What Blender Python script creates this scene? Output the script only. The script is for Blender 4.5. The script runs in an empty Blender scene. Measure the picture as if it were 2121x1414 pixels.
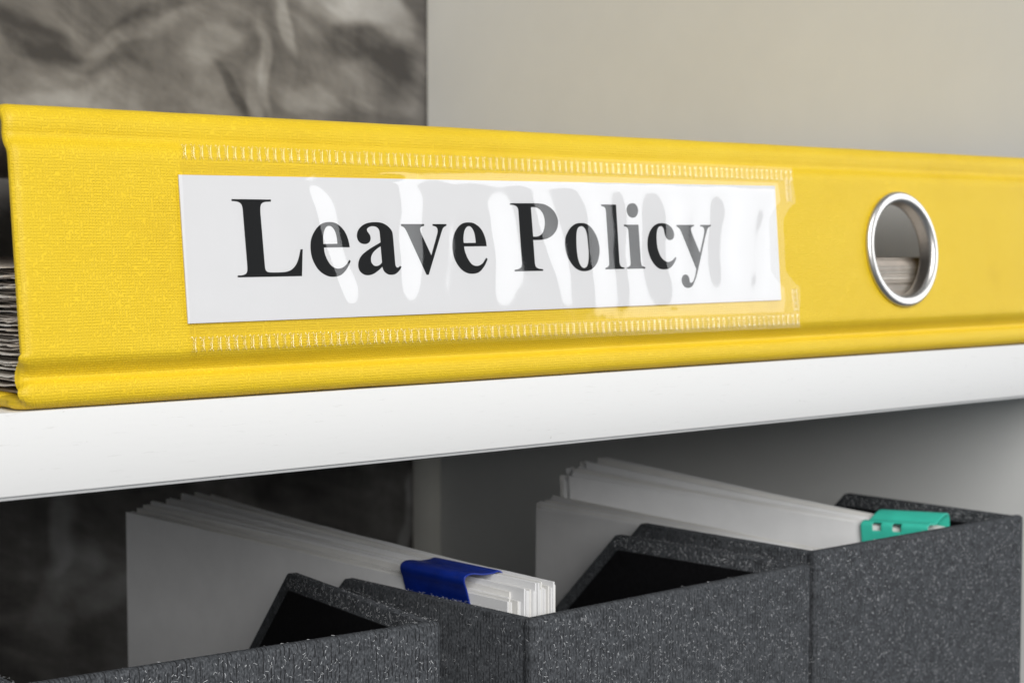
import bpy, bmesh, math, random
from mathutils import Vector, Matrix, noise

random.seed(7)
scene = bpy.context.scene
COL = scene.collection

# ------------------------------------------------------------------ camera
PW, PH, PF = 2121.0, 1414.0, 3790.0            # photograph size and focal length in its pixels
A = math.radians(48.365)                       # heading of the view from the shelf edge (+X)
PIT = math.radians(3.156)
FH = Vector((math.cos(A), math.sin(A), 0)); RT = Vector((math.sin(A), -math.cos(A), 0)); ZUP = Vector((0, 0, 1))
FW = FH * math.cos(PIT) - ZUP * math.sin(PIT); UP = FH * math.sin(PIT) + ZUP * math.cos(PIT)
CAM = Vector((-0.1506, -0.3004, 0.0304))
cam_d = bpy.data.cameras.new('camera'); cam = bpy.data.objects.new('camera', cam_d); COL.objects.link(cam)
cam_d.sensor_width = 36.0; cam_d.lens = 36.0 * PF / PW
cam_d.clip_start = 0.01; cam_d.clip_end = 20.0
M = Matrix((RT, UP, -FW)).transposed().to_4x4(); M.translation = CAM
cam.matrix_world = M
cam_d.dof.use_dof = True; cam_d.dof.focus_distance = 0.375; cam_d.dof.aperture_fstop = 36.0
scene.camera = cam

# ------------------------------------------------------------------ world, lamps, exposure
world = bpy.data.worlds.new('World'); scene.world = world; world.use_nodes = True
bg = world.node_tree.nodes['Background']
bg.inputs['Color'].default_value = (0.78, 0.88, 1.0, 1); bg.inputs['Strength'].default_value = 0.115

def area_lamp(name, az, el, dist, sx, sy, power, col, target=(0.12, 0, 0.028)):
    d = Vector((math.sin(math.radians(az)) * math.cos(math.radians(el)),
                -math.cos(math.radians(az)) * math.cos(math.radians(el)), math.sin(math.radians(el))))
    l = bpy.data.lights.new(name, 'AREA'); l.shape = 'RECTANGLE'; l.size = sx; l.size_y = sy
    l.energy = power; l.color = col
    o = bpy.data.objects.new(name, l); COL.objects.link(o)
    o.location = Vector(target) + d * dist
    o.rotation_euler = d.to_track_quat('Z', 'Y').to_euler()
    return o
area_lamp('softbox_lamp', -25, 28, 1.6, 1.2, 1.3, 33.5, (1.0, 0.985, 0.96))
area_lamp('window_lamp', 61, 10, 1.6, 0.92, 1.4, 10.0, (0.97, 0.985, 1.0))
scene.view_settings.view_transform = 'Standard'; scene.view_settings.look = 'None'
scene.view_settings.exposure = 0.0; scene.view_settings.gamma = 1.0
scene.view_settings.use_curve_mapping = False
scene.render.engine = 'CYCLES'
scene.cycles.use_denoising = True
scene.cycles.transparent_max_bounces = 24

# ------------------------------------------------------------------ photo pixel -> point on a real plane
def ray(px, py):
    return FW + RT * ((px - PW / 2) / PF) - UP * ((py - PH / 2) / PF)
def on(px, py, axis, val):
    r = ray(px, py); return CAM + r * ((val - CAM[axis]) / r[axis])
TILT = math.atan(0.107)                        # the spine leans back a little
SO = Vector((0, -0.00184 * math.cos(TILT) ** 2, 0.00184 * math.cos(TILT) * math.sin(TILT)))
SN = Vector((0, -math.cos(TILT), math.sin(TILT))); ST = Vector((0, math.sin(TILT), math.cos(TILT)))
def spx(px, py, off=0.0):                      # pixel -> (x, w) on the spine plane raised by off
    r = ray(px, py); o = SO + SN * off
    p = CAM + r * ((o - CAM).dot(SN) / r.dot(SN))
    return p.x, (p - SO).dot(ST)
def sp(x, w, off=0.0):
    return SO + Vector((x, 0, 0)) + ST * w + SN * off

# ------------------------------------------------------------------ helpers
def tag(o, label=None, cat=None, group=None, kind=None):
    for k, v in (('label', label), ('category', cat), ('group', group), ('kind', kind)):
        if v: o[k] = v
    return o
def link(name, me, mat=None, parent=None):
    o = bpy.data.objects.new(name, me); COL.objects.link(o)
    if mat and me and not me.materials: me.materials.append(mat)
    if parent: o.parent = parent
    return o
def empty(name, loc=(0, 0, 0)):
    o = bpy.data.objects.new(name, None); COL.objects.link(o); o.location = loc
    o.empty_display_size = 0.02
    return o
def setp(o, parent):                            # parent keeping world geometry (roots are only translated)
    o.parent = parent; o.matrix_parent_inverse = Matrix.Translation(parent.location).inverted()
    return o
def smooth(me, ang=35):
    for p in me.polygons: p.use_smooth = True
    try: me.set_sharp_from_angle(angle=math.radians(ang))
    except Exception: pass
def uv_box(me):
    uv = me.uv_layers.new(name='UVMap') if not me.uv_layers else me.uv_layers[0]
    for p in me.polygons:
        n = p.normal; ax = max(range(3), key=lambda i: abs(n[i]))
        for li in p.loop_indices:
            c = me.vertices[me.loops[li].vertex_index].co
            uv.data[li].uv = ((c.y, c.z), (c.x, c.z), (c.x, c.y))[ax]
def from_bm(bm, name):
    me = bpy.data.meshes.new(name); bm.normal_update(); bm.to_mesh(me); bm.free(); return me
def prism(poly, lo, hi, axis, bevel=0.0, seg=2):
    """poly in the two other axes (in axis order), extruded between lo and hi along axis."""
    bm = bmesh.new()
    def mk(a, b, c):
        v = [0, 0, 0]; k = [i for i in range(3) if i != axis]; v[k[0]] = a; v[k[1]] = b; v[axis] = c; return v
    A0 = [bm.verts.new(mk(a, b, lo)) for a, b in poly]; A1 = [bm.verts.new(mk(a, b, hi)) for a, b in poly]
    bm.faces.new(A0); bm.faces.new(A1[::-1])
    n = len(poly)
    for i in range(n): bm.faces.new((A0[(i + 1) % n], A0[i], A1[i], A1[(i + 1) % n]))
    bmesh.ops.recalc_face_normals(bm, faces=bm.faces)
    if bevel: bmesh.ops.bevel(bm, geom=list(bm.edges), offset=bevel, segments=seg, profile=0.5, affect='EDGES', clamp_overlap=True)
    me = from_bm(bm, 'm'); uv_box(me); smooth(me); return me
def boxm(x0, x1, y0, y1, z0, z1, bevel=0.0, seg=2):
    return prism([(x0, y0), (x1, y0), (x1, y1), (x0, y1)], z0, z1, 2, bevel, seg)
def grid_mesh(P, name='m', skip=None, closed=False):
    nu, nv = len(P), len(P[0])
    vs = [tuple(p) for row in P for p in row]; fs = []
    for i in range(nu - 1):
        for j in range(nv - 1):
            if skip and skip(i, j): continue
            fs.append((i * nv + j, (i + 1) * nv + j, (i + 1) * nv + j + 1, i * nv + j + 1))
    me = bpy.data.meshes.new(name); me.from_pydata(vs, [], fs); me.update(); return me
def apply_mods(o):
    dg = bpy.context.evaluated_depsgraph_get(); dg.update()
    me = bpy.data.meshes.new_from_object(o.evaluated_get(dg)); o.modifiers.clear(); o.data = me; return o
def catmull(pts, per=8, closed=False):
    """pts: (x, y[, corner]); centripetal-ish spline broken at corner points."""
    n = len(pts); out = []
    def g(i):
        return Vector(pts[i % n][:2]) if closed else Vector(pts[max(0, min(n - 1, i))][:2])
    def cor(i):
        if not closed and (i <= 0 or i >= n - 1): return True
        q = pts[i % n]; return len(q) > 2 and q[2]
    for i in range(n if closed else n - 1):
        p1, p2 = g(i), g(i + 1)
        if cor(i) and cor(i + 1): out.append(p1.copy()); continue
        p0 = p1 + (p1 - p2) if cor(i) else g(i - 1)
        p3 = p2 + (p2 - p1) if cor(i + 1) else g(i + 2)
        L = (p2 - p1).length
        m1 = (p2 - p0).normalized() * L if not cor(i) else (p2 - p1)
        m2 = (p3 - p1).normalized() * L if not cor(i + 1) else (p2 - p1)
        for k in range(per):
            t = k / per; t2, t3 = t * t, t * t * t
            out.append(p1 * (2 * t3 - 3 * t2 + 1) + m1 * (t3 - 2 * t2 + t) + p2 * (-2 * t3 + 3 * t2) + m2 * (t3 - t2))
    if not closed: out.append(g(n - 1))
    return out

# ------------------------------------------------------------------ materials
class NT:
    def __init__(s, name):
        s.m = bpy.data.materials.new(name); s.m.use_nodes = True; s.t = s.m.node_tree
        s.p = s.t.nodes['Principled BSDF']; s.out = s.t.nodes['Material Output']
    def n(s, typ, **kw):
        nd = s.t.nodes.new(typ)
        for k, v in kw.items():
            if k.startswith('i_'):
                key = k[2:]; key = int(key) if key.isdigit() else key.replace('_', ' ')
                nd.inputs[key].default_value = v
            else: setattr(nd, k, v)
        return nd
    def l(s, a, b): s.t.links.new(a, b)
    def math(s, op, a, b=None, c=None):
        nd = s.t.nodes.new('ShaderNodeMath'); nd.operation = op
        for i, v in enumerate((a, b, c)):
            if v is None: continue
            if isinstance(v, (int, float)): nd.inputs[i].default_value = v
            else: s.l(v, nd.inputs[i])
        return nd.outputs[0]
    def sstep(s, v, a, b, lo=0.0, hi=1.0):
        nd = s.t.nodes.new('ShaderNodeMapRange'); nd.interpolation_type = 'SMOOTHSTEP'
        s.l(v, nd.inputs['Value'])
        for k, x in zip(('From Min', 'From Max', 'To Min', 'To Max'), (a, b, lo, hi)): nd.inputs[k].default_value = x
        return nd.outputs[0]
    def ramp(s, v, stops):
        nd = s.t.nodes.new('ShaderNodeValToRGB'); s.l(v, nd.inputs[0]); e = nd.color_ramp.elements
        while len(e) < len(stops): e.new(0.5)
        for el, (p, c) in zip(e, stops): el.position = p; el.color = (*c, 1)
        return nd.outputs[0]
    def noise(s, vec, scale, detail=3, rough=0.5, dist=0.0):
        nd = s.n('ShaderNodeTexNoise'); nd.inputs['Scale'].default_value = scale; nd.inputs['Detail'].default_value = detail
        nd.inputs['Roughness'].default_value = rough; nd.inputs['Distortion'].default_value = dist
        if vec is not None: s.l(vec, nd.inputs['Vector'])
        return nd
    def bump(s, h, strength, dist, prev=None):
        nd = s.n('ShaderNodeBump'); nd.inputs['Strength'].default_value = strength; nd.inputs['Distance'].default_value = dist
        s.l(h, nd.inputs['Height'])
        if prev is not None: s.l(prev, nd.inputs['Normal'])
        return nd.outputs[0]
    def set(s, base=None, rough=None, spec=None, metal=None):
        if base is not None: s.p.inputs['Base Color'].default_value = (*base, 1)
        if rough is not None: s.p.inputs['Roughness'].default_value = rough
        if spec is not None: s.p.inputs['Specular IOR Level'].default_value = spec
        if metal is not None: s.p.inputs['Metallic'].default_value = metal
    def uv(s): return s.n('ShaderNodeUVMap', uv_map='UVMap').outputs[0]
    def obj(s): return s.n('ShaderNodeTexCoord').outputs['Object']
    def scale(s, v, sc):
        nd = s.n('ShaderNodeMapping'); nd.inputs['Scale'].default_value = sc; s.l(v, nd.inputs['Vector']); return nd.outputs[0]
    def maze(s, uv, fu, fv, pv, ph, wl, warp=0.35):
        """embossed weave: a grid of raised threads, some of them missing."""
        w = s.noise(uv, 260, 1)
        wv = s.n('ShaderNodeVectorMath', operation='SUBTRACT'); s.l(w.outputs['Color'], wv.inputs[0]); wv.inputs[1].default_value = (.5, .5, .5)
        sep = s.n('ShaderNodeSeparateXYZ'); s.l(uv, sep.inputs[0]); sw = s.n('ShaderNodeSeparateXYZ'); s.l(wv.outputs[0], sw.inputs[0])
        u = s.math('MULTIPLY_ADD', sep.outputs[0], fu, s.math('MULTIPLY', sw.outputs[0], warp * 4))
        v = s.math('MULTIPLY_ADD', sep.outputs[1], fv, s.math('MULTIPLY', sw.outputs[1], warp * 4))
        def rnd(a, b, c):
            cb = s.n('ShaderNodeCombineXYZ'); s.l(a, cb.inputs[0]); s.l(b, cb.inputs[1]); cb.inputs[2].default_value = c
            wn = s.n('ShaderNodeTexWhiteNoise', noise_dimensions='3D'); s.l(cb.outputs[0], wn.inputs['Vector']); return wn.outputs['Value']
        ru, rv = s.math('ROUND', u), s.math('ROUND', v); fu_, fv_ = s.math('FLOOR', u), s.math('FLOOR', v)
        du = s.math('ABSOLUTE', s.math('SUBTRACT', u, ru)); dv = s.math('ABSOLUTE', s.math('SUBTRACT', v, rv))
        mv = s.math('MULTIPLY', s.sstep(du, wl, wl * 0.45), s.math('GREATER_THAN', rnd(ru, fv_, 1.5), pv))
        mh = s.math('MULTIPLY', s.sstep(dv, wl, wl * 0.45), s.math('GREATER_THAN', rnd(fu_, rv, 7.5), ph))
        return s.math('MAXIMUM', mv, mh)

def mat_yellow():
    s = NT('yellow_book_cloth'); uv = s.uv()
    h = s.maze(uv, 1600, 1800, 0.17, 0.12, 0.23, 0.13)
    big = s.noise(uv, 38, 6, 0.65)
    col = s.ramp(big.outputs['Fac'], [(0.30, (0.79, 0.530, 0.013)), (0.44, (0.84, 0.575, 0.016)), (0.72, (0.86, 0.60, 0.021))]); s.l(col, s.p.inputs['Base Color'])
    s.set(rough=0.5, spec=0.4)
    fine = s.noise(uv, 5200, 2)
    b = s.bump(fine.outputs['Fac'], 0.25, 0.00005)
    b = s.bump(h, 1.0, 0.000105, b); s.l(b, s.p.inputs['Normal'])
    return s.m
def mat_grey_cloth():
    s = NT('charcoal_book_cloth'); uv = s.uv()
    n1 = s.noise(s.scale(uv, (1.0, 0.45, 1)), 2600, 3, 0.65); n2 = s.noise(uv, 300, 3)
    thr = s.maze(uv, 1000, 620, 0.52, 2.0, 0.15, 0.14)
    slit = s.math('MULTIPLY', thr, 0.78)
    mix = s.math('ADD', s.math('MULTIPLY', n1.outputs['Fac'], 0.8), s.math('MULTIPLY', n2.outputs['Fac'], 0.2))
    col0 = s.ramp(mix, [(0.36, (0.026, 0.028, 0.031)), (0.5, (0.056, 0.060, 0.066)), (0.66, (0.12, 0.126, 0.136))])
    mx = s.n('ShaderNodeMix', data_type='RGBA'); s.l(slit, mx.inputs[0]); s.l(col0, mx.inputs[6]); mx.inputs[7].default_value = (0.012, 0.012, 0.013, 1)
    s.l(mx.outputs[2], s.p.inputs['Base Color'])
    s.set(rough=0.85, spec=0.15)
    b = s.bump(n1.outputs['Fac'], 0.5, 0.00012); b = s.bump(s.math('SUBTRACT', 1.0, thr), 0.7, 0.00012, b); s.l(b, s.p.inputs['Normal'])
    return s.m
def mat_plain(name, base, rough=0.6, spec=0.3, nscale=None, namp=0.08, bump=0.0, metal=0.0, sc=(1, 1, 1)):
    s = NT(name); s.set(base, rough, spec, metal)
    if nscale:
        n = s.noise(s.scale(s.obj(), sc), nscale, 4, 0.6)
        lo = tuple(c * (1 - namp) for c in base); hi = tuple(min(1, c * (1 + namp)) for c in base)
        s.l(s.ramp(n.outputs['Fac'], [(0.3, lo), (0.7, hi)]), s.p.inputs['Base Color'])
        if bump: s.l(s.bump(n.outputs['Fac'], 0.5, bump), s.p.inputs['Normal'])
    return s.m
def mat_white_board():
    s = NT('white_melamine'); o = s.obj()
    n = s.noise(s.scale(o, (14, 60, 160)), 9, 5, 0.7)
    sc = s.sstep(n.outputs['Fac'], 0.60, 0.70)
    n2 = s.noise(o, 700, 2); dots = s.sstep(n2.outputs['Fac'], 0.735, 0.76)
    f = s.math('MAXIMUM', s.math('MULTIPLY', sc, 0.30), s.math('MULTIPLY', dots, 0.5))
    mx = s.n('ShaderNodeMix', data_type='RGBA'); s.l(f, mx.inputs[0]); mx.inputs[6].default_value = (0.75, 0.75, 0.745, 1); mx.inputs[7].default_value = (0.42, 0.41, 0.39, 1)
    s.l(mx.outputs[2], s.p.inputs['Base Color']); s.set(rough=0.42, spec=0.35)
    nb = s.noise(s.scale(o, (3, 3, 20)), 60, 3); s.l(s.bump(nb.outputs['Fac'], 0.06, 0.0003), s.p.inputs['Normal'])
    return s.m
def mat_marble():
    s = NT('grey_streaked_plaster'); o = s.obj()
    r = s.n('ShaderNodeMapping'); r.inputs['Rotation'].default_value = (0, math.radians(-24), 0); s.l(o, r.inputs['Vector'])
    st = s.scale(r.outputs[0], (1.0, 1, 2.6))
    a = s.noise(st, 14, 6, 0.62, 0.7); b = s.noise(s.scale(o, (3.0, 1, 0.8)), 11, 5, 0.6, 0.5); c = s.noise(o, 7, 2, 0.5, 0.4); d = s.noise(st, 60, 3, 0.6, 0.3)
    f = s.math('ADD', s.math('MULTIPLY', a.outputs['Fac'], 0.50), s.math('ADD', s.math('MULTIPLY', b.outputs['Fac'], 0.30), s.math('MULTIPLY', c.outputs['Fac'], 0.20)))
    f = s.math('ADD', f, s.math('MULTIPLY', s.math('SUBTRACT', d.outputs['Fac'], 0.5), 0.16))
    # plaster swirls and worn patches where the wall has them: (pixel x, y, half sizes in mm, turn, strength)
    wv = s.noise(o, 26, 2, 0.5); wx = s.n('ShaderNodeVectorMath', operation='MULTIPLY_ADD'); s.l(wv.outputs['Color'], wx.inputs[0])
    wx.inputs[1].default_value = (0.03, 0, 0.03); s.l(o, wx.inputs[2])
    for bx, by, rx, rz, tu, am in ((585, 40, 4, 16, -20, .14), (545, 130, 3.2, 20, -8, .13), (520, 210, 5, 16, 8, .10), (470, 180, 4, 14, -38, -.10), (770, 25, 22, 9, 4, .17),
                                   (740, 105, 26, 9, 6, -.11), (800, 170, 14, 14, 0, -.08), (60, 60, 22, 5, 8, -.10), (170, 110, 18, 4, 12, -.09), (330, 30, 20, 3.5, -22, -.07),
                                   (260, 80, 30, 4, -20, .07), (420, 100, 24, 5, -28, .07), (90, 190, 26, 4, -12, .06), (640, 215, 12, 6, 10, .07),
                                   (135, 1110, 5, 18, 12, .13), (160, 1180, 8, 10, 20, .10), (852, 1010, 4, 9, 0, .17), (846, 1110, 3, 16, 0, .12), (215, 1240, 12, 8, -25, .08), (120, 1290, 9, 12, 0, .07), (600, 1010, 18, 10, 10, -.05)):
        c0 = on(bx, by, 1, 0.319)
        mp = s.n('ShaderNodeMapping', vector_type='TEXTURE'); s.l(wx.outputs[0], mp.inputs['Vector'])
        mp.inputs['Location'].default_value = (c0.x + 0.015, 0.319, c0.z + 0.015); mp.inputs['Rotation'].default_value = (0, math.radians(tu), 0); mp.inputs['Scale'].default_value = (rx * 0.001, 1, rz * 0.001)
        ln = s.n('ShaderNodeVectorMath', operation='LENGTH'); s.l(mp.outputs[0], ln.inputs[0])
        f = s.math('ADD', f, s.math('MULTIPLY', s.sstep(ln.outputs['Value'], 1.35, 0.5), am * (1.05 if by < 600 else 1.7)))
    col = s.ramp(f, [(0.36, (0.060, 0.056, 0.054)), (0.45, (0.125, 0.118, 0.112)), (0.52, (0.185, 0.175, 0.165)), (0.60, (0.27, 0.26, 0.248)), (0.68, (0.36, 0.352, 0.342)), (0.82, (0.52, 0.515, 0.51))])
    s.l(col, s.p.inputs['Base Color']); s.set(rough=0.5, spec=0.3)
    return s.m
def mat_film(name, gain, rough):
    s = NT(name)
    s.t.nodes.remove(s.p)
    fr = s.n('ShaderNodeFresnel'); ge = s.n('ShaderNodeNewGeometry'); s.l(s.math('MULTIPLY_ADD', ge.outputs['Backfacing'], 1 / 1.5 - 1.5, 1.5), fr.inputs['IOR'])   # the same film from both sides
    f = s.math('MULTIPLY', fr.outputs[0], gain)
    tr = s.n('ShaderNodeBsdfTransparent'); tr.inputs[0].default_value = (1, 1, 1, 1)
    gl = s.n('ShaderNodeBsdfGlossy'); gl.inputs['Roughness'].default_value = rough; gl.inputs[0].default_value = (1, 1, 1, 1)
    mx = s.n('ShaderNodeMixShader'); s.l(f, mx.inputs[0]); s.l(tr.outputs[0], mx.inputs[1]); s.l(gl.outputs[0], mx.inputs[2])
    s.l(mx.outputs[0], s.out.inputs[0])
    return s.m
MY = mat_yellow(); MG = mat_grey_cloth(); MW = mat_white_board(); MM = mat_marble(); MF = mat_film('clear_plastic_film', 1.6, 0.07); MF2 = mat_film('welded_plastic_film', 0.75, 0.16)
MPANEL = mat_plain('pale_grey_board', (0.82, 0.825, 0.81), 0.5, 0.3, 30, 0.02)
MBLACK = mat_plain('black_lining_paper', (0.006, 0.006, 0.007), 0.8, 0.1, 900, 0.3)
MPAPER = mat_plain('white_paper', (0.80, 0.80, 0.805), 0.8, 0.15, 120, 0.03)
MPAPER2 = mat_plain('ivory_paper', (0.78, 0.77, 0.745), 0.8, 0.15, 120, 0.04)
MCARD = mat_plain('label_card', (0.71, 0.71, 0.722), 0.7, 0.2, 90, 0.01)
MINK = mat_plain('black_ink', (0.010, 0.010, 0.010), 0.6, 0.1)
MPAGE = mat_plain('aged_page', (0.60, 0.545, 0.49), 0.8, 0.15, 300, 0.12)
MPAGE2 = mat_plain('aged_page_pale', (0.70, 0.66, 0.61), 0.8, 0.15, 300, 0.10)
MBEAD = mat_plain('cream_bead', (0.88, 0.86, 0.79), 0.4, 0.4, 60, 0.03)
MLIN = mat_plain('grey_brown_lining', (0.42, 0.37, 0.34), 0.6, 0.25, 220, 0.25, sc=(1, 3, 1))
MFIB = mat_plain('pale_lint', (0.78, 0.79, 0.81), 0.9, 0.1)
MNICK = mat_plain('brushed_nickel', (0.70, 0.68, 0.65), 0.36, 0.5, 900, 0.05, metal=1.0)
MBLUE = mat_plain('blue_enamel', (0.004, 0.022, 0.23), 0.28, 0.5, 260, 0.2)
MGREEN = mat_plain('teal_enamel', (0.045, 0.52, 0.39), 0.3, 0.5, 200, 0.06)

# ------------------------------------------------------------------ the setting
WY = 0.3190; PX = 0.3500
wall = link('wall', boxm(-0.7, PX + 0.25, WY, WY + 0.05, -0.62, 0.62), MM); tag(wall, kind='structure')
unit = empty('shelf_unit', (0, 0.14, -0.3675))
tag(unit, 'white shelf unit with pale grey side panel against the streaked wall', 'shelf unit')
ZB = -0.3515
top_board = setp(link('shelf_board', boxm(-0.55, PX - 0.0002, 0.0009, WY - 0.001, -0.0159, -0.0002, 0.0005, 2), MW), unit)
band = link('edge_band', boxm(-0.55, PX - 0.0002, 0.0, 0.00088, -0.0151, 0.0, 0.0004, 2), MW); band.parent = top_board
setp(link('shelf_board', boxm(-0.55, PX - 0.0002, 0.0, WY - 0.001, ZB - 0.016, ZB, 0.0007, 2), MW), unit)
setp(link('side_panel', boxm(PX, PX + 0.016, -0.0005, WY - 0.0008, ZB - 0.016, 0.42, 0.0005, 1), MPANEL), unit)
qr = 0.0085
quarter = [(PX - 0.0003, WY - 0.0015)] + [(PX - 0.0003 - qr * math.sin(t), WY - 0.0015 - qr * math.cos(t)) for t in [math.pi / 2 * (1 - k / 8) for k in range(9)]]
setp(link('corner_bead', prism(quarter, ZB + 0.0004, -0.0163, 2), MBEAD), unit)

# ------------------------------------------------------------------ binder
LX = 0.3300
binder = empty('ring_binder', (0.16, 0.14, 0.0))
tag(binder, 'yellow cloth ring binder lying on the white shelf, spine outwards', 'binder')
prof = [(10, 0.02), (6, 0.02), (3, 0.06), (1.2, 0.42), (0.2, 1.3), (-0.15, 2.5), (0.0, 3.7), (0.5, 4.7), (1.25, 5.4), (1.4, 6.0), (0.75, 7.2), (-0.2, 8.5), (-0.72, 9.8),
        (-0.45, 13), (0.835, 25), (2.44, 40), (2.86, 44.0), (3.15, 46.2), (3.8, 47.7), (4.8, 48.8), (5.2, 49.7), (5.15, 50.8), (5.3, 52.2), (5.9, 53.5), (6.9, 54.5), (8.3, 54.97), (10.2, 55.02)]
prof = catmull(prof, 6)
prof = [p * 0.001 for p in prof]
nrm = []
for i, p in enumerate(prof):
    t = (prof[min(i + 1, len(prof) - 1)] - prof[max(i - 1, 0)]).normalized(); nrm.append(Vector((-t.y, t.x)))   # outwards (towards -y)
arc = [0.0]
for i in range(1, len(prof)): arc.append(arc[-1] + (prof[i] - prof[i - 1]).length)
xs = [0, 0.0003, 0.0008, 0.0016, 0.003] + [0.006 + i * 0.004 for i in range(77)] + [LX - 0.0016, LX - 0.0008, LX - 0.0003, LX]
def wob(x, a):
    return 0.00010 * noise.noise(Vector((x * 45, a * 160, 3.3))) + 0.00006 * noise.noise(Vector((x * 160, a * 300, 9.1)))
def outer(x, i):
    e = min(x, LX - x); ins = 0.0009 * (1 - min(1, e / 0.0016)) ** 2
    n = nrm[i]
    q = prof[i] + n * (wob(x, arc[i]) - ins)
    dx = 0.0
    if 0.003 < arc[i] - 0.0 < 0.02 and x < 0.01:   # a pulled-in wrinkle at the cloth corner
        dx = 0.0006 * math.sin(arc[i] * 900) * (1 - x / 0.01)
    return (x + dx, q.x, q.y)
def inner(x, i):
    e = min(x, LX - x); ins = 0.0005 * (1 - min(1, e / 0.0016)) ** 2
    q = prof[i] - nrm[i] * (0.0022 - ins); return (x, q.x, q.y)
np_ = len(prof); vs = []; fs = []; uvs = []
for x in xs:
    for i in range(np_): vs.append(outer(x, i)); uvs.append((x, arc[i]))
    for i in range(np_): vs.append(inner(x, i)); uvs.append((x, arc[i] + 0.1))
st = 2 * np_
for a in range(len(xs) - 1):
    for i in range(np_ - 1):
        fs.append((a * st + i, (a + 1) * st + i, (a + 1) * st + i + 1, a * st + i + 1))
        fs.append((a * st + np_ + i, a * st + np_ + i + 1, (a + 1) * st + np_ + i + 1, (a + 1) * st + np_ + i))
    for i, rev in ((0, 0), (np_ - 1, 1)):
        f = (a * st + i, a * st + np_ + i, (a + 1) * st + np_ + i, (a + 1) * st + i); fs.append(f[::-1] if rev else f)
for a, rev in ((0, 0), (len(xs) - 1, 1)):
    for i in range(np_ - 1):
        f = (a * st + i, a * st + i + 1, a * st + np_ + i + 1, a * st + np_ + i); fs.append(f[::-1] if rev else f)
me = bpy.data.meshes.new('spine'); me.from_pydata(vs, [], fs); me.update()
uvl = me.uv_layers.new(name='UVMap')
for l in me.loops: uvl.data[l.index].uv = uvs[l.vertex_index]
bm = bmesh.new(); bm.from_mesh(me); bmesh.ops.recalc_face_normals(bm, faces=bm.faces); bm.to_mesh(me); bm.free()
spine = link('spine', me, MY)
HX, HW = spx(1866, 516.5)
cutbm = bmesh.new()
bmesh.ops.create_cone(cutbm, cap_ends=True, segments=64, radius1=0.0136, radius2=0.0136, depth=0.02)
cme = from_bm(cutbm, 'cut'); cut = bpy.data.objects.new('cut', cme); COL.objects.link(cut)
cut.location = sp(HX, HW); cut.rotation_euler = SN.to_track_quat('Z', 'Y').to_euler()
md = spine.modifiers.new('b', 'BOOLEAN'); md.operation = 'DIFFERENCE'; md.object = cut; md.solver = 'EXACT'
bpy.context.view_layer.update(); apply_mods(spine); bpy.data.objects.remove(cut)
smooth(spine.data, 50); setp(spine, binder)
# finger ring: a domed rim with a short tube
rp = [(13.5, -1.6), (15.3, -0.05), (15.65, 0.25), (15.6, 0.8), (15.1, 1.35), (14.3, 1.5), (13.6, 1.42), (13.0, 1.0), (12.65, 0.3), (12.55, -1.0), (12.55, -2.8), (12.95, -3.3), (13.5, -2.9)]
rp = [p * 0.001 for p in catmull(rp, 3, True)]
frame = Matrix((Vector((1, 0, 0)), ST, SN)).transposed().to_4x4(); frame.translation = sp(HX, HW, 0.0)
P = []
for k in range(73):
    t = 2 * math.pi * k / 72; P.append([frame @ Vector((r.x * math.cos(t), r.x * math.sin(t), r.y)) for r in rp + [rp[0]]])
me = grid_mesh(P); bm = bmesh.new(); bm.from_mesh(me); bmesh.ops.remove_doubles(bm, verts=bm.verts, dist=1e-7); bmesh.ops.recalc_face_normals(bm, faces=bm.faces); bm.to_mesh(me); bm.free()
smooth(me, 60); setp(link('finger_ring', me, MNICK), binder)
# covers with lining
for z0, z1, nm in ((0.0, 0.0026, 'b'), (0.0525, 0.05502, 't')):
    y0 = 0.0101
    c = setp(link('cover', boxm(0, LX, y0, 0.303, z0, z1, 0.0008, 2), MY), binder)
    li = link('lining', boxm(0.003, LX - 0.003, y0 - 0.004, 0.299, (z1 + 0.00005) if nm == 'b' else z0 - 0.00045, (z1 + 0.00045) if nm == 'b' else z0 - 0.00005), MLIN)
    li.parent = c; li.matrix_parent_inverse = Matrix.Translation(binder.location).inverted() @ Matrix.Identity(4)
    li.matrix_parent_inverse = (c.matrix_parent_inverse).inverted() @ Matrix.Translation((0, 0, 0)) @ c.matrix_parent_inverse
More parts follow.
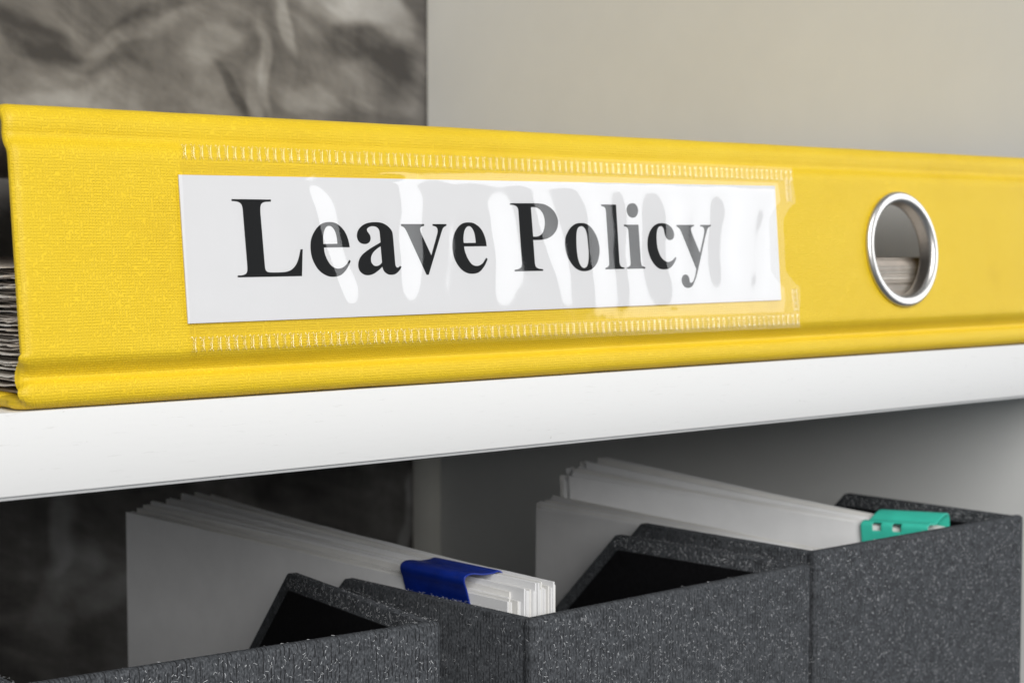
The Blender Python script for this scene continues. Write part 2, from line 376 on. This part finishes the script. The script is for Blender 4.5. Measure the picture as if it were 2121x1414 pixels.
# clear pocket on the spine
TL, TR, BR, BL = (370, 291), (1640, 347), (1657, 678), (394, 737)
cTL, cTR, cBR, cBL = [spx(*p) for p in (TL, TR, BR, BL)]
ridge_px = [(612, 700, 3.2, .66), (742, 690, 3.0, .05), (812, 822, 3.5, .70), (925, 905, 2.6, .26), (1005, 1010, 3.7, .72), (1085, 1165, 2.6, .34), (1195, 1232, 3.0, .52),
            (1290, 1300, 2.2, .26), (1365, 1392, 3.4, .56), (1440, 1432, 2.2, .24), (1500, 1490, 3.4, .56), (1590, 1560, 2.4, .22)]
ridges = [(spx(a, 370)[0], spx(b, 660)[0], s_, am) for a, b, s_, am in ridge_px]
wT, wB = spx(1000, 370)[1], spx(1000, 660)[1]
def film_off(x, w, v):
    e = min(v, 1 - v); k = max(0, min(1, (e - 0.085) / 0.10)); k = k * k * (3 - 2 * k)
    o = 0.10 + 0.52 * k
    t = (wT - w) / (wT - wB); env = max(0, min(1, (e - 0.10) / 0.22)); env = env * env * (3 - 2 * env)
    r = 0
    for a, b, s_, am in ridges:
        xc = a + (b - a) * t + 0.0014 * noise.noise(Vector((a * 900, w * 110, 0.5)))
        d = (x - xc) * 1000 / s_
        if abs(d) < 4: r += am * math.exp(-d * d * 0.5) * (1 + 0.95 * noise.noise(Vector((a * 800, w * 85, 4.1))))
    return (o + r * env + 0.12 * env * noise.noise(Vector((x * 55, w * 75, 1.7))) + 0.035 * env * noise.noise(Vector((x * 150 + w * 60, w * 70, 6.4))) + 0.012 * (1 - k) * noise.noise(Vector((x * 420, w * 380, 2.2)))) * 0.001
NU, NV = 420, 110; P = []
for iu in range(NU + 1):
    row = []
    for iv in range(NV + 1):
        v = iv / NV; u = iu / NU
        xl = cTL[0] + (cBL[0] - cTL[0]) * v; xr = cTR[0] + (cBR[0] - cTR[0]) * v
        py = 347 + (678 - 347) * v
        k = max(0, 1 - abs(py - 508) / 86); cutk = (min(1, k * 2.6)) ** 0.7
        xr -= 0.0052 * cutk + 0.0004 * cutk * noise.noise(Vector((v * 14, 0, 0)))
        wl = cTL[1] + (cBL[1] - cTL[1]) * v; wr = cTR[1] + (cBR[1] - cTR[1]) * v
        x = xl + (xr - xl) * u; w = wl + (wr - wl) * u
        row.append(sp(x, w, film_off(x, w, v)))
    P.append(row[::-1])
pm = grid_mesh(P); smooth(pm, 180)
pm.materials.append(MF); pm.materials.append(MF2)
for p_ in pm.polygons:                          # the heat-sealed margins lie flat on the cloth
    iu, iv = divmod(p_.index, NV)
    if min(iv, NV - 1 - iv) / NV < 0.10 or iu / NU > 0.965: p_.material_index = 1
pocket = setp(link('label_pocket', pm), binder); pocket['label'] = 'clear wrinkled plastic label pocket with welded seams'
def weld_mesh(hw, hh):
    bm = bmesh.new(); loops = []
    for sx, sy, z in ((1.0, 1.0, 0.0), (0.90, 0.94, 0.00011), (0.60, 0.80, 0.00020), (0.25, 0.55, 0.00011)):
        lp = []
        for cx, cy in ((-1, -1), (1, -1), (1, 1), (-1, 1)):
            for k in ((0.62, 1.0), (1.0, 0.80)) if cx * cy > 0 else ((1.0, 0.80), (0.62, 1.0)):
                lp.append(bm.verts.new((cx * k[0] * hw * sx, cy * k[1] * hh * sy, z)))
        loops.append(lp)
    for a, b in zip(loops, loops[1:]):
        for i in range(8): bm.faces.new((a[i], a[(i + 1) % 8], b[(i + 1) % 8], b[i]))
    bm.faces.new(loops[-1]); bmesh.ops.recalc_face_normals(bm, faces=bm.faces)
    m = from_bm(bm, 'weld_mark'); m.materials.append(MF); smooth(m, 50); return m
wmv = weld_mesh(0.00072, 0.00165); wmh = weld_mesh(0.00165, 0.00072)
def put_weld(m, x, w, sc=1.0, rot=0.0):
    F2 = Matrix((Vector((1, 0, 0)), ST, SN)).transposed().to_4x4(); F2.translation = sp(x, w, 0.00015)
    o = bpy.data.objects.new('weld_mark', m); COL.objects.link(o); o.parent = pocket
    base = pocket.matrix_parent_inverse.copy(); 
    o.matrix_parent_inverse = Matrix.Identity(4)
    o.matrix_basis = F2 @ Matrix.Rotation(rot, 4, 'Z') @ Matrix.Scale(sc, 4)
NT_ = 96
for k in range(NT_):
    u = (k + 0.5) / NT_
    for (a, b, dv) in ((cTL, cTR, -0.0021), (cBL, cBR, 0.0021)):
        put_weld(wmv, a[0] + (b[0] - a[0]) * u, a[1] + (b[1] - a[1]) * u + dv, 1 + random.uniform(-.05, .05), random.uniform(-.03, .03))
for k in range(4):
    t = (k + 0.5) / 4.3
    put_weld(wmh, *spx(1630 + 4 * t, 372 + 50 * t)); put_weld(wmh, *spx(1644 + 5 * t, 598 + 50 * t))

# ------------------------------------------------------------------ label card with lettering
card = empty('label_card', sp(0.12, 0.0285))
tag(card, 'white paper label printed with bold black serif words, in the clear pocket', 'label')
OFF = 0.00042
cq = [spx(*p, OFF) for p in ((370, 362), (1605, 385), (1618, 621), (390, 670))]
vs = [sp(x, w, OFF) for x, w in cq] + [sp(x, w, OFF - 0.00028) for x, w in cq]
me = bpy.data.meshes.new('card'); me.from_pydata(vs, [], [(0, 3, 2, 1), (4, 5, 6, 7), (0, 1, 5, 4), (1, 2, 6, 5), (2, 3, 7, 6), (3, 0, 4, 7)]); me.update()
bm = bmesh.new(); bm.from_mesh(me); bmesh.ops.recalc_face_normals(bm, faces=bm.faces); bm.to_mesh(me); bm.free()
setp(link('card', me, MCARD), card)
CR = {'A': (470, 390, 2121 / 360), 'B': (630, 440, 2121 / 230), 'C': (810, 440, 2121 / 230), 'D': (1040, 400, 1697 / 240), 'E': (1220, 400, 1818 / 270)}
def c(x, y): return (x, y, True)
GL = [
 ('A', [[c(53,132), c(536,138), c(536,163), (500,164), (445,172), (415,200), (407,250), c(409,310), c(463,950), (470,990), (488,1015), (520,1024), (570,1026), (670,1024), (740,1014), (790,990), (830,950), (860,895), (880,830), c(897,744), c(924,744), c(916,1071), c(131,1087), c(131,1063), (175,1061), (215,1052), (242,1028), (249,985), c(247,940), c(191,250), (183,215), (165,185), (130,165), (90,158), c(57,157)]]),
 ('B', [[c(870,665), c(378,670), (385,740), (402,810), (435,890), (475,960), (520,1015), (570,1050), (630,1070), (690,1067), (745,1045), (795,1005), (830,960), c(859,904), c(888,928), (862,985), (825,1060), (775,1130), (715,1185), (640,1218), (560,1229), (480,1222), (400,1192), (320,1140), (250,1065), (190,965), (150,865), (127,760), (119,650), (125,550), (148,460), (190,370), (250,285), (320,225), (400,192), (480,183), (560,192), (630,220), (700,275), (760,345), (805,425), (840,520), (860,600)],
        [c(368,603), (362,540), (362,470), (370,400), (388,335), (415,285), (445,262), (478,257), (515,267), (550,300), (580,345), (605,410), (622,490), c(635,598)]]),
 ('B', [[c(1829,1018), c(1857,1042), (1835,1085), (1800,1130), (1755,1168), (1710,1186), (1660,1191), (1610,1184), (1565,1160), (1525,1120), (1503,1075), c(1492,1036), (1450,1080), (1390,1130), (1330,1170), (1270,1192), (1210,1199), (1150,1188), (1100,1158), (1060,1115), (1038,1060), (1032,990), (1042,925), (1070,860), (1115,800), (1180,745), (1250,695), (1340,640), (1400,605), c(1457,572), (1452,500), (1442,400), (1433,345), (1410,305), (1375,277), (1330,265), (1280,266), (1235,282), (1205,308), (1197,335), (1208,365), (1235,400), (1258,440), (1269,490), (1262,535), (1240,572), (1200,597), (1150,604), (1095,592), (1048,560), (1018,510), (1006,450), (1012,390), (1035,330), (1080,275), (1140,230), (1220,200), (1310,187), (1400,187), (1480,200), (1550,230), (1610,275), (1655,325), (1682,375), (1692,430), c(1700,500), c(1738,960), (1745,1010), (1762,1042), (1785,1053), (1808,1042)],
        [c(1459,648), c(1486,957), (1445,998), (1410,1017), (1375,1023), (1335,1013), (1300,980), (1280,940), (1275,890), (1282,840), (1302,790), (1340,740), (1395,690)]]),
 ('C', [[c(185,222), c(628,222), c(628,257), (590,265), (565,285), (555,320), (562,365), c(585,425), c(768,818), c(870,450), (886,380), (886,330), (875,295), (850,272), (815,260), c(791,256), c(789,222), c(1055,222), c(1055,257), (1025,270), (1000,290), (980,325), c(960,385), c(719,1190), c(676,1190), c(300,370), (265,310), (235,278), c(188,257)]]),
 ('C', [[c(1826,645), c(1395,650), (1405,720), (1430,800), (1465,880), (1510,950), (1560,1000), (1610,1018), (1660,1018), (1710,1000), (1755,960), (1785,915), c(1813,866), c(1843,888), (1820,950), (1785,1020), (1735,1090), (1680,1140), (1610,1165), (1540,1171), (1470,1162), (1400,1130), (1330,1075), (1265,990), (1215,890), (1183,780), (1169,660), (1175,540), (1195,440), (1235,345), (1290,265), (1355,215), (1420,195), (1490,191), (1560,200), (1630,235), (1700,295), (1755,380), (1795,480), (1815,565)],
        [c(1386,582), (1382,500), (1386,430), (1398,365), (1420,310), (1450,275), (1485,263), (1520,275), (1550,310), (1577,360), (1597,430), (1608,500), c(1616,580)]]),
 ('D', [[c(113,148), c(510,149), (600,160), (680,195), (750,255), (795,325), (817,400), (815,470), (795,540), (755,600), (700,645), (630,674), (560,685), c(455,688), c(480,1030), (490,1068), (510,1092), (545,1106), c(600,1112), c(600,1137), c(183,1146), c(183,1122), (225,1115), (260,1100), (280,1080), (289,1045), c(287,990), c(237,260), (228,220), (205,192), (165,175), c(113,172)],
        [c(421,207), (470,206), (520,220), (565,255), (600,310), (620,380), (624,450), (615,520), (590,585), (550,622), (505,636), c(454,636)]]),
 ('D', [[(1165,437), (1230,450), (1290,490), (1345,560), (1390,650), (1418,750), (1427,840), (1418,930), (1390,1020), (1345,1085), (1285,1128), (1205,1143), (1130,1130), (1060,1085), (1000,1010), (955,920), (927,820), (919,730), (930,640), (965,560), (1015,490), (1085,447)],
        [(1155,485), (1190,497), (1220,535), (1240,600), (1252,690), (1262,800), (1268,900), (1262,1000), (1245,1065), (1215,1093), (1185,1092), (1150,1060), (1120,990), (1100,890), (1090,780), (1087,660), (1092,570), (1112,510)]]),
 ('E', [[c(168,158), c(376,160), c(424,960), (435,1005), (455,1028), c(493,1035), c(493,1056), c(228,1063), c(228,1043), (255,1032), (275,1012), (281,980), c(279,930), c(236,270), (230,225), (208,192), c(168,180)]]),
 ('E', [[c(485,440), c(688,440), c(722,950), (732,1000), (752,1022), c(784,1032), c(784,1051), c(525,1056), c(525,1038), (555,1025), (575,1005), (579,970), c(575,920), c(549,540), (540,500), (520,470), c(485,458)],
        [(603,140), (650,158), (680,215), (680,270), (655,325), (610,343), (560,325), (530,275), (524,215), (550,160)]]),
 ('E', [[c(1205,888), c(1219,903), (1195,960), (1155,1020), (1105,1055), (1045,1063), (985,1055), (930,1015), (880,950), (842,870), (820,780), (814,690), (825,600), (855,520), (900,460), (960,425), (1020,418), (1080,430), (1135,465), (1170,515), (1186,575), (1178,625), (1155,648), (1125,655), (1090,640), (1065,605), (1050,550), (1040,500), (1020,468), (997,463), (970,475), (950,520), (942,590), (944,670), (955,760), (980,840), (1015,905), (1060,945), (1100,960), (1140,950), (1175,925)]]),
 ('E', [[c(1219,443), c(1462,443), c(1462,463), (1435,470), (1422,490), (1423,525), c(1440,575), c(1545,832), c(1600,590), (1606,520), (1598,485), (1575,468), c(1549,463), c(1549,443), c(1697,443), c(1697,463), (1675,472), (1655,495), (1640,540), c(1620,610), c(1525,1050), (1500,1150), (1470,1235), (1435,1300), (1385,1320), (1340,1310), (1308,1275), (1291,1225), (1295,1180), (1315,1145), (1350,1135), (1378,1150), (1395,1180), (1402,1215), (1410,1245), (1428,1250), (1450,1230), (1468,1190), (1485,1120), c(1495,1058), c(1285,540), (1260,495), c(1219,463)]]),
]
SF = Matrix((Vector((1, 0, 0)), ST, SN)).transposed().to_4x4(); SF.translation = SO + SN * (OFF + 0.00003)
for crop, conts in GL:
    ox, oy, k = CR[crop]
    cu = bpy.data.curves.new('letter', 'CURVE'); cu.dimensions = '2D'; cu.fill_mode = 'BOTH'
    for ct in conts:
        pts = [Vector(spx(ox + p.x / k, oy + p.y / k, OFF)) * 1000 for p in catmull(ct, 5, True)]
        s_ = cu.splines.new('POLY'); s_.points.add(len(pts) - 1); s_.use_cyclic_u = True
        for q, p in zip(s_.points, pts): q.co = (p.x, p.y, 0, 1)
    tmp = bpy.data.objects.new('tmp', cu); COL.objects.link(tmp)
    dg = bpy.context.evaluated_depsgraph_get(); me = bpy.data.meshes.new_from_object(tmp.evaluated_get(dg)); bpy.data.objects.remove(tmp)
    me.transform(Matrix.Scale(0.001, 4)); me.transform(SF); me.materials.clear()
    bm = bmesh.new(); bm.from_mesh(me); bm.normal_update()
    fl = [f for f in bm.faces if f.normal.dot(SN) < 0]
    if fl: bmesh.ops.reverse_faces(bm, faces=fl)
    bm.to_mesh(me); bm.free()
    setp(link('letter', me, MINK), card)

# ------------------------------------------------------------------ papers filed in the binder
stack = empty('paper_stack', (0.15, 0.11, 0.0031))
tag(stack, 'thick stack of worn paper sheets filed inside the yellow binder', 'paper stack')
NS = 60; zc = 0.0033
for k in range(NS):
    f = k / (NS - 1); th = 0.00024
    x0 = 0.004 + random.uniform(-0.0030, 0.0030); y0 = 0.0062 + 0.0006 * random.random() + 0.0022 * f + (0.003 * max(0, f - 0.9) / 0.1)
    x1 = 0.300 + random.uniform(-0.001, 0.001); y1 = 0.218
    cx = [x0 + t * 0.0022 for t in range(9)] + [0.03, 0.09, 0.16, 0.23, 0.27, x1]; cy = [y0, y0 + .001, y0 + .0025, y0 + .005, y0 + .009, y0 + .014, y0 + .03, 0.12, y1]
    sd = random.uniform(0, 50); curl = random.uniform(-0.4, 0.6); P = []
    for side in (0, 1):
        pass
    def zz(x, y):
        e = max(0, 1 - (x - x0) / 0.014)
        wv = 0.00034 * noise.noise(Vector((x * 130, y * 170, sd))) * e + 0.00030 * noise.noise(Vector((x * 260, y * 330, sd * 2))) * e
        return zc + wv + curl * 0.00025 * e * e - 0.00008 * max(0, y - 0.02) * 100 * f * e
    V = []; F_ = []
    nx, ny = len(cx), len(cy)
    for t in (0, 1):
        for x in cx:
            for y in cy:
                ex = 0.0009 * noise.noise(Vector((y * 420, sd, 3))) if x == x0 else 0
                V.append((x + ex, y, zz(x, y) + t * th))
    for i in range(nx - 1):
        for j in range(ny - 1):
            a = i * ny + j; F_.append((a, a + 1, a + ny + 1, a + ny)); b = a + nx * ny; F_.append((b, b + ny, b + ny + 1, b + 1))
    o2 = nx * ny
    for i in range(nx - 1):
        for j in (0, ny - 1):
            a = i * ny + j; F_.append((a, a + ny, a + ny + o2, a + o2))
    for j in range(ny - 1):
        for i in (0, nx - 1):
            a = i * ny + j; F_.append((a, a + 1, a + 1 + o2, a + o2))
    me = bpy.data.meshes.new('sheet'); me.from_pydata(V, [], F_); me.update()
    bm = bmesh.new(); bm.from_mesh(me); bmesh.ops.recalc_face_normals(bm, faces=bm.faces); bm.to_mesh(me); bm.free()
    setp(link('sheet', me, MPAGE if random.random() < .65 else MPAGE2), stack)
    zc += 0.00037 + random.uniform(-0.00008, 0.00008)

# ------------------------------------------------------------------ fibres lying on (and fraying off) the cloth
def fibres(quads, name, seedv):
    """quads: (origin, eu, ev, normal, count, length, lift) ; one mesh of hair-thin bent ribbons."""
    rnd = random.Random(seedv); V = []; F_ = []
    for o, eu, ev, n, cnt, ln, lift in quads:
        o, eu, ev, n = Vector(o), Vector(eu), Vector(ev), Vector(n); du, dv = eu.normalized(), ev.normalized()
        for _ in range(cnt):
            p = o + eu * rnd.random() + ev * rnd.random() + n * 0.00010
            if lift: ang = rnd.uniform(0.2, math.pi - 0.2)
            else: ang = rnd.gauss(math.pi / 2, 0.9)
            L = ln * rnd.uniform(0.25, 1.0) * (1.6 if rnd.random() < 0.08 else 1); bend = rnd.uniform(-1.8, 1.8); wd = rnd.uniform(0.000011, 0.000038); seg = 4; b0 = len(V)
            for k in range(seg + 1):
                d = du * math.cos(ang) + dv * math.sin(ang); s_ = n.cross(d)
                h = n * (0.00010 * math.sin(math.pi * k / seg))
                V.append(tuple(p + h - s_ * wd)); V.append(tuple(p + h + s_ * wd))
                p = p + d * (L / seg); ang += bend / seg + rnd.uniform(-.35, .35)
            for k in range(seg):
                a = b0 + 2 * k; F_.append((a, a + 1, a + 3, a + 2))
    me = bpy.data.meshes.new(name); me.from_pydata(V, [], F_); me.update(); return me

# ------------------------------------------------------------------ magazine files
def magazine_file(x0, x1, zt, loc, rot, label, seedv, flat=0.067, splay=0.0):
    """local: x across, y depth from the tall front panel, z from the base."""
    Wd = x1 - x0; Ht = zt - ZB; T = 0.0032; D = 0.255
    r = empty('magazine_file', (loc[0], loc[1], ZB)); r.rotation_euler.z = rot
    tag(r, label, 'magazine file', 'charcoal cloth magazine files on the lower shelf')
    def part(name, me, mat, par=r):
        o = link(name, me, mat); o.parent = par; return o
    yd = D - T; zd = Ht - (yd - flat) ; zd = max(zd, 0.10)
    side = [(T * 0.3, 0.0005), (T * 0.3, Ht - 0.0004), (flat, Ht), (flat + (Ht - zd), zd), (D, zd - 0.002), (D, 0.0005)]
    part('front_panel', boxm(0, Wd, 0, T, 0, Ht, 0.0011, 3), MG)
    for a, b, s_ in ((0.0002, T, 1), (Wd - T, Wd - 0.0002, -1)):
        wm = prism(side, a, b, 0, 0.0005, 2)
        def lean(m):
            if splay and s_ < 0:
                for v in m.vertices: v.co.x += splay * v.co.y
            return m
        w = part('side_wall', lean(wm), MG)
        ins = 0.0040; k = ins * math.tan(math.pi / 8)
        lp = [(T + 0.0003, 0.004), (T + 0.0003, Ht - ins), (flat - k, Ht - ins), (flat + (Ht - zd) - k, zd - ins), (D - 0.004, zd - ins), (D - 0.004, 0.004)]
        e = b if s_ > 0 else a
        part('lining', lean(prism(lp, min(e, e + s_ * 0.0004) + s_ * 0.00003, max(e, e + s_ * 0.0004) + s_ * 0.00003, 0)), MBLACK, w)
    part('back_panel', boxm(T, Wd - T, D - T, D - 0.0003, 0.0005, zd - 0.003, 0.0006), MG)
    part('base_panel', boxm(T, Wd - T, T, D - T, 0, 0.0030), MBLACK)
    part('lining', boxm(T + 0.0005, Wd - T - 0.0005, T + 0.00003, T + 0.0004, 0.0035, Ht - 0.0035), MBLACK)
    q = [((0.001, -0.0001, Ht - 0.085), (Wd - 0.002, 0, 0), (0, 0, 0.084), (0, -1, 0), int(3400 * Wd / 0.097), 0.00085, 0),
         ((0.001, 0.0004, Ht - 0.0006), (Wd - 0.002, 0, 0), (0, 0.002, 0.0003), (0, -1, 0.6), 260, 0.0012, 1),
         ((0.0001, 0.001, Ht - 0.085), (0, flat, 0), (0, 0, 0.084), (-1, 0, 0), 700, 0.0012, 0),
         ((0.0003, 0.001, Ht), (0, flat, 0), (T - 0.0006, 0, 0), (0, 0, 1), 160, 0.0010, 0),
         ((Wd - T + 0.0003, 0.001, Ht), (splay * flat, flat, 0), (T - 0.0006, 0, 0), (0, 0, 1), 160, 0.0010, 0),
         ((Wd - T - 0.00005, 0.004, Ht - 0.0038), (splay * flat, flat - 0.004, 0), (0, 0, 0.0034), (-1, 0, 0), 260, 0.0010, 0)]
    f = part('lint', fibres(q, 'lint', seedv), MFIB); f['kind'] = 'stuff'
    return r
magazine_file(0.0, 0.0968, -0.0513, (0.0003, 0.0078), math.radians(-4.2), 'empty charcoal cloth magazine file farthest from the side panel', 11, 0.070, 0.085)
magazine_file(0.0, 0.1010, -0.0531, (0.1185, -0.0042), math.radians(1.9), 'charcoal cloth magazine file holding the papers with the blue clip', 12)
magazine_file(0.0, 0.0966, -0.0504, (0.2221, 0.0), 0.0, 'charcoal cloth magazine file holding the papers with the green clip', 13, 0.064)

# ------------------------------------------------------------------ paper bundles standing in the files
def leaf(name, par, mat, back, front, ysplit, bow, z_lo, th=0.00028, seed=0.0, zpow=1.0):
    """a standing sheet from its back top corner to its front top corner; flat up to ysplit, fanned behind."""
    n = 22; V = []; F_ = []
    bx, by, bz = back; fx, fy, fz = front
    for i in range(n + 1):
        t = i / n; y = fy + (by - fy) * t
        k = max(0, (y - ysplit) / (by - ysplit)); kk = k * (1 - bow) + bow * k * k
        x = fx + (bx - fx) * kk + 0.0003 * k * noise.noise(Vector((y * 40, seed, 0)))
        z = fz + (bz - fz) * t ** zpow + 0.00025 * noise.noise(Vector((y * 50, seed, 5)))
        for zl, xo in ((z, 0), (z - 0.06, -0.1), (z_lo, -0.25)):
            xx = x + (fx - x) * (-xo)
            V.append((xx, y, zl)); V.append((xx + th, y, zl))
    for i in range(n):
        a = 6 * i; b = a + 6
        for s_ in (0, 1):
            F_.append((a + s_, a + 2 + s_, b + 2 + s_, b + s_)); F_.append((a + 2 + s_, a + 4 + s_, b + 4 + s_, b + 2 + s_))
        F_.append((a, a + 1, b + 1, b)); F_.append((a + 4, a + 5, b + 5, b + 4))
    for a in (0, 6 * n):
        F_.append((a, a + 1, a + 3, a + 2)); F_.append((a + 2, a + 3, a + 5, a + 4))
    me = bpy.data.meshes.new(name); me.from_pydata(V, [], F_); me.update()
    bm = bmesh.new(); bm.from_mesh(me); bmesh.ops.recalc_face_normals(bm, faces=bm.faces); bm.to_mesh(me); bm.free()
    smooth(me, 40); return setp(link(name, me, mat), par)
ZL = ZB + 0.0033
b1 = empty('paper_bundle', (0.13, 0.09, ZL)); tag(b1, 'fanned bundle of white papers held by the blue clip', 'papers')
tips = [(262, 1060), (285, 1052), (297, 1045), (310, 1037), (345, 1033), (375, 1022), (400, 1019), (437, 1023)]
N1 = 26
for i in range(N1):
    f = i / (N1 - 1); q = f * 7; j = min(6, int(q)); fr = q - j
    # leaves cling together in clumps at the visible tips
    fr = 0 if fr < 0.5 else (1 if fr > 0.92 else (fr - 0.5) * 0.5)
    px = tips[j][0] + (tips[j + 1][0] - tips[j][0]) * fr; py = tips[j][1] + (tips[j + 1][1] - tips[j][1]) * fr
    B = on(px, py, 1, 0.176)
    fx = 0.1226 + 0.0122 * f
    top = -0.0502 + 0.0016 * random.uniform(-1, 0.45) + (0.0014 if f > 0.25 else -0.0006)
    fy = 0.0072 + random.choice((0, 0.0008, 0.0025, 0.0045)) * (1 if f < 0.75 else 0.3) - (0.0014 if f > .85 else 0)
    if f < 0.1: fy = 0.0085
    leaf('sheet', b1, (MPAPER, MPAPER2, MPAPER)[i % 3], (B.x + 0.0002 * i % 0.0007, 0.176 + random.uniform(-.0006, .0006), B.z), (fx, fy, top), 0.042, 0.25, ZL + 0.0002, th=0.00040, seed=i * 1.7)
b2 = empty('paper_bundle', (0.25, 0.06, ZL)); tag(b2, 'thick bundle of white papers held by the green clip', 'papers')
tips2 = [(1115, 1050), (1120, 1040), (1147, 1022), (1165, 985), (1178, 972), (1200, 957), (1240, 945)]
N2 = 30
for i in range(N2):
    f = i / (N2 - 1); q = f * 6; j = min(5, int(q)); fr = q - j; fr = 0 if fr < 0.35 else (fr - 0.35) / 0.65
    if j == 2: fr = 0 if fr < 0.5 else 1
    px = tips2[j][0] + (tips2[j + 1][0] - tips2[j][0]) * fr; py = tips2[j][1] + (tips2[j + 1][1] - tips2[j][1]) * fr
    B = on(px, py, 1, 0.118)
    lowg = f < 0.42
    g = (f - 0.42) / 0.58
    fx = 0.2285 + 0.016 * f if lowg else 0.2994 + 0.0074 * g
    top = -0.0522 if lowg else -0.0562 + 0.0010 * g
    leaf('sheet', b2, (MPAPER, MPAPER2, MPAPER)[i % 3], (B.x, 0.118 + random.uniform(-.0030, .0018), B.z + random.uniform(-.0012, .0006)), (fx, 0.0052 + 0.0006 * random.random(), top + random.uniform(-.0004, .0004)), 0.012 if lowg else 0.0055, 0.35 if lowg else 0.05, ZL + 0.0002, seed=i * 2.3, zpow=1.0 if lowg else 1.2)

# ------------------------------------------------------------------ clips
def clip_mesh(profile, y0, y1, th, holes=(), per=5, shear=0.0):
    pr = catmull(profile, per); ny = 40; P = []
    for k in range(ny + 1):
        y = y0 + (y1 - y0) * k / ny
        P.append([(p.x + shear * (y - y1), y, p.y) for p in pr])
    L = len(pr) - 1
    def skip(i, j):
        return any(a <= (i + .5) / ny <= b and c_ <= (j + .5) / L <= d for a, b, c_, d in holes)
    me = grid_mesh(P, 'clip', skip); return me
def make_clip(name, mat, profile, y0, y1, th, label, holes=(), body='body', shear=0.0):
    r = empty(name, (profile[0][0], (y0 + y1) / 2, profile[0][1])); tag(r, label, 'clip')
    o = link(body, clip_mesh(profile, y0, y1, th, holes, shear=shear), mat)
    bm = bmesh.new(); bm.from_mesh(o.data); bmesh.ops.delete(bm, geom=[v for v in bm.verts if not v.link_faces], context='VERTS'); bm.to_mesh(o.data); bm.free()
    m = o.modifiers.new('s', 'SOLIDIFY'); m.thickness = th; m.offset = 0
    m = o.modifiers.new('b', 'BEVEL'); m.width = th * 0.3; m.segments = 2; m.limit_method = 'ANGLE'
    bpy.context.view_layer.update(); apply_mods(o); smooth(o.data, 45); setp(o, r); return r
bp = [on(px, py, 1, 0.0215) for px, py in ((982, 1300), (975, 1258), (967, 1222), (962, 1204), (966, 1193), (980, 1188), (1002, 1189), (1022, 1186), (1034, 1182), (1040, 1186))]
bp = [(p.x, p.z) for p in bp]
bp += [(bp[-1][0] + 0.0004, bp[-1][1] - 0.0012), (0.1362, -0.054), (0.1358, -0.064)]
make_clip('spring_clip', MBLUE, bp, 0.0215, 0.0455, 0.0004, 'blue metal spring clip gripping the fanned white papers')
gx, gz = 0.2846, -0.0528
gp = [(gx + a * 0.001, gz + b * 0.001) for a, b in ((1.0, -14), (0.5, -6), (0.0, -1.4), (0.2, -0.3), (1.4, 0.25), (2.8, 0.0), (4.2, 0.2), (6.4, 1.5), (8.8, 2.5), (10.0, 2.4), (10.6, 1.0), (10.7, -5), (10.7, -14))]
gholes = ((0.69, 0.82, 0.15, 0.275), (0.40, 0.53, 0.15, 0.275))
make_clip('slotted_clip', MGREEN, gp, 0.0158, 0.0335, 0.0005, 'teal green slotted metal clip on the thick white paper bundle', gholes, shear=-0.49)
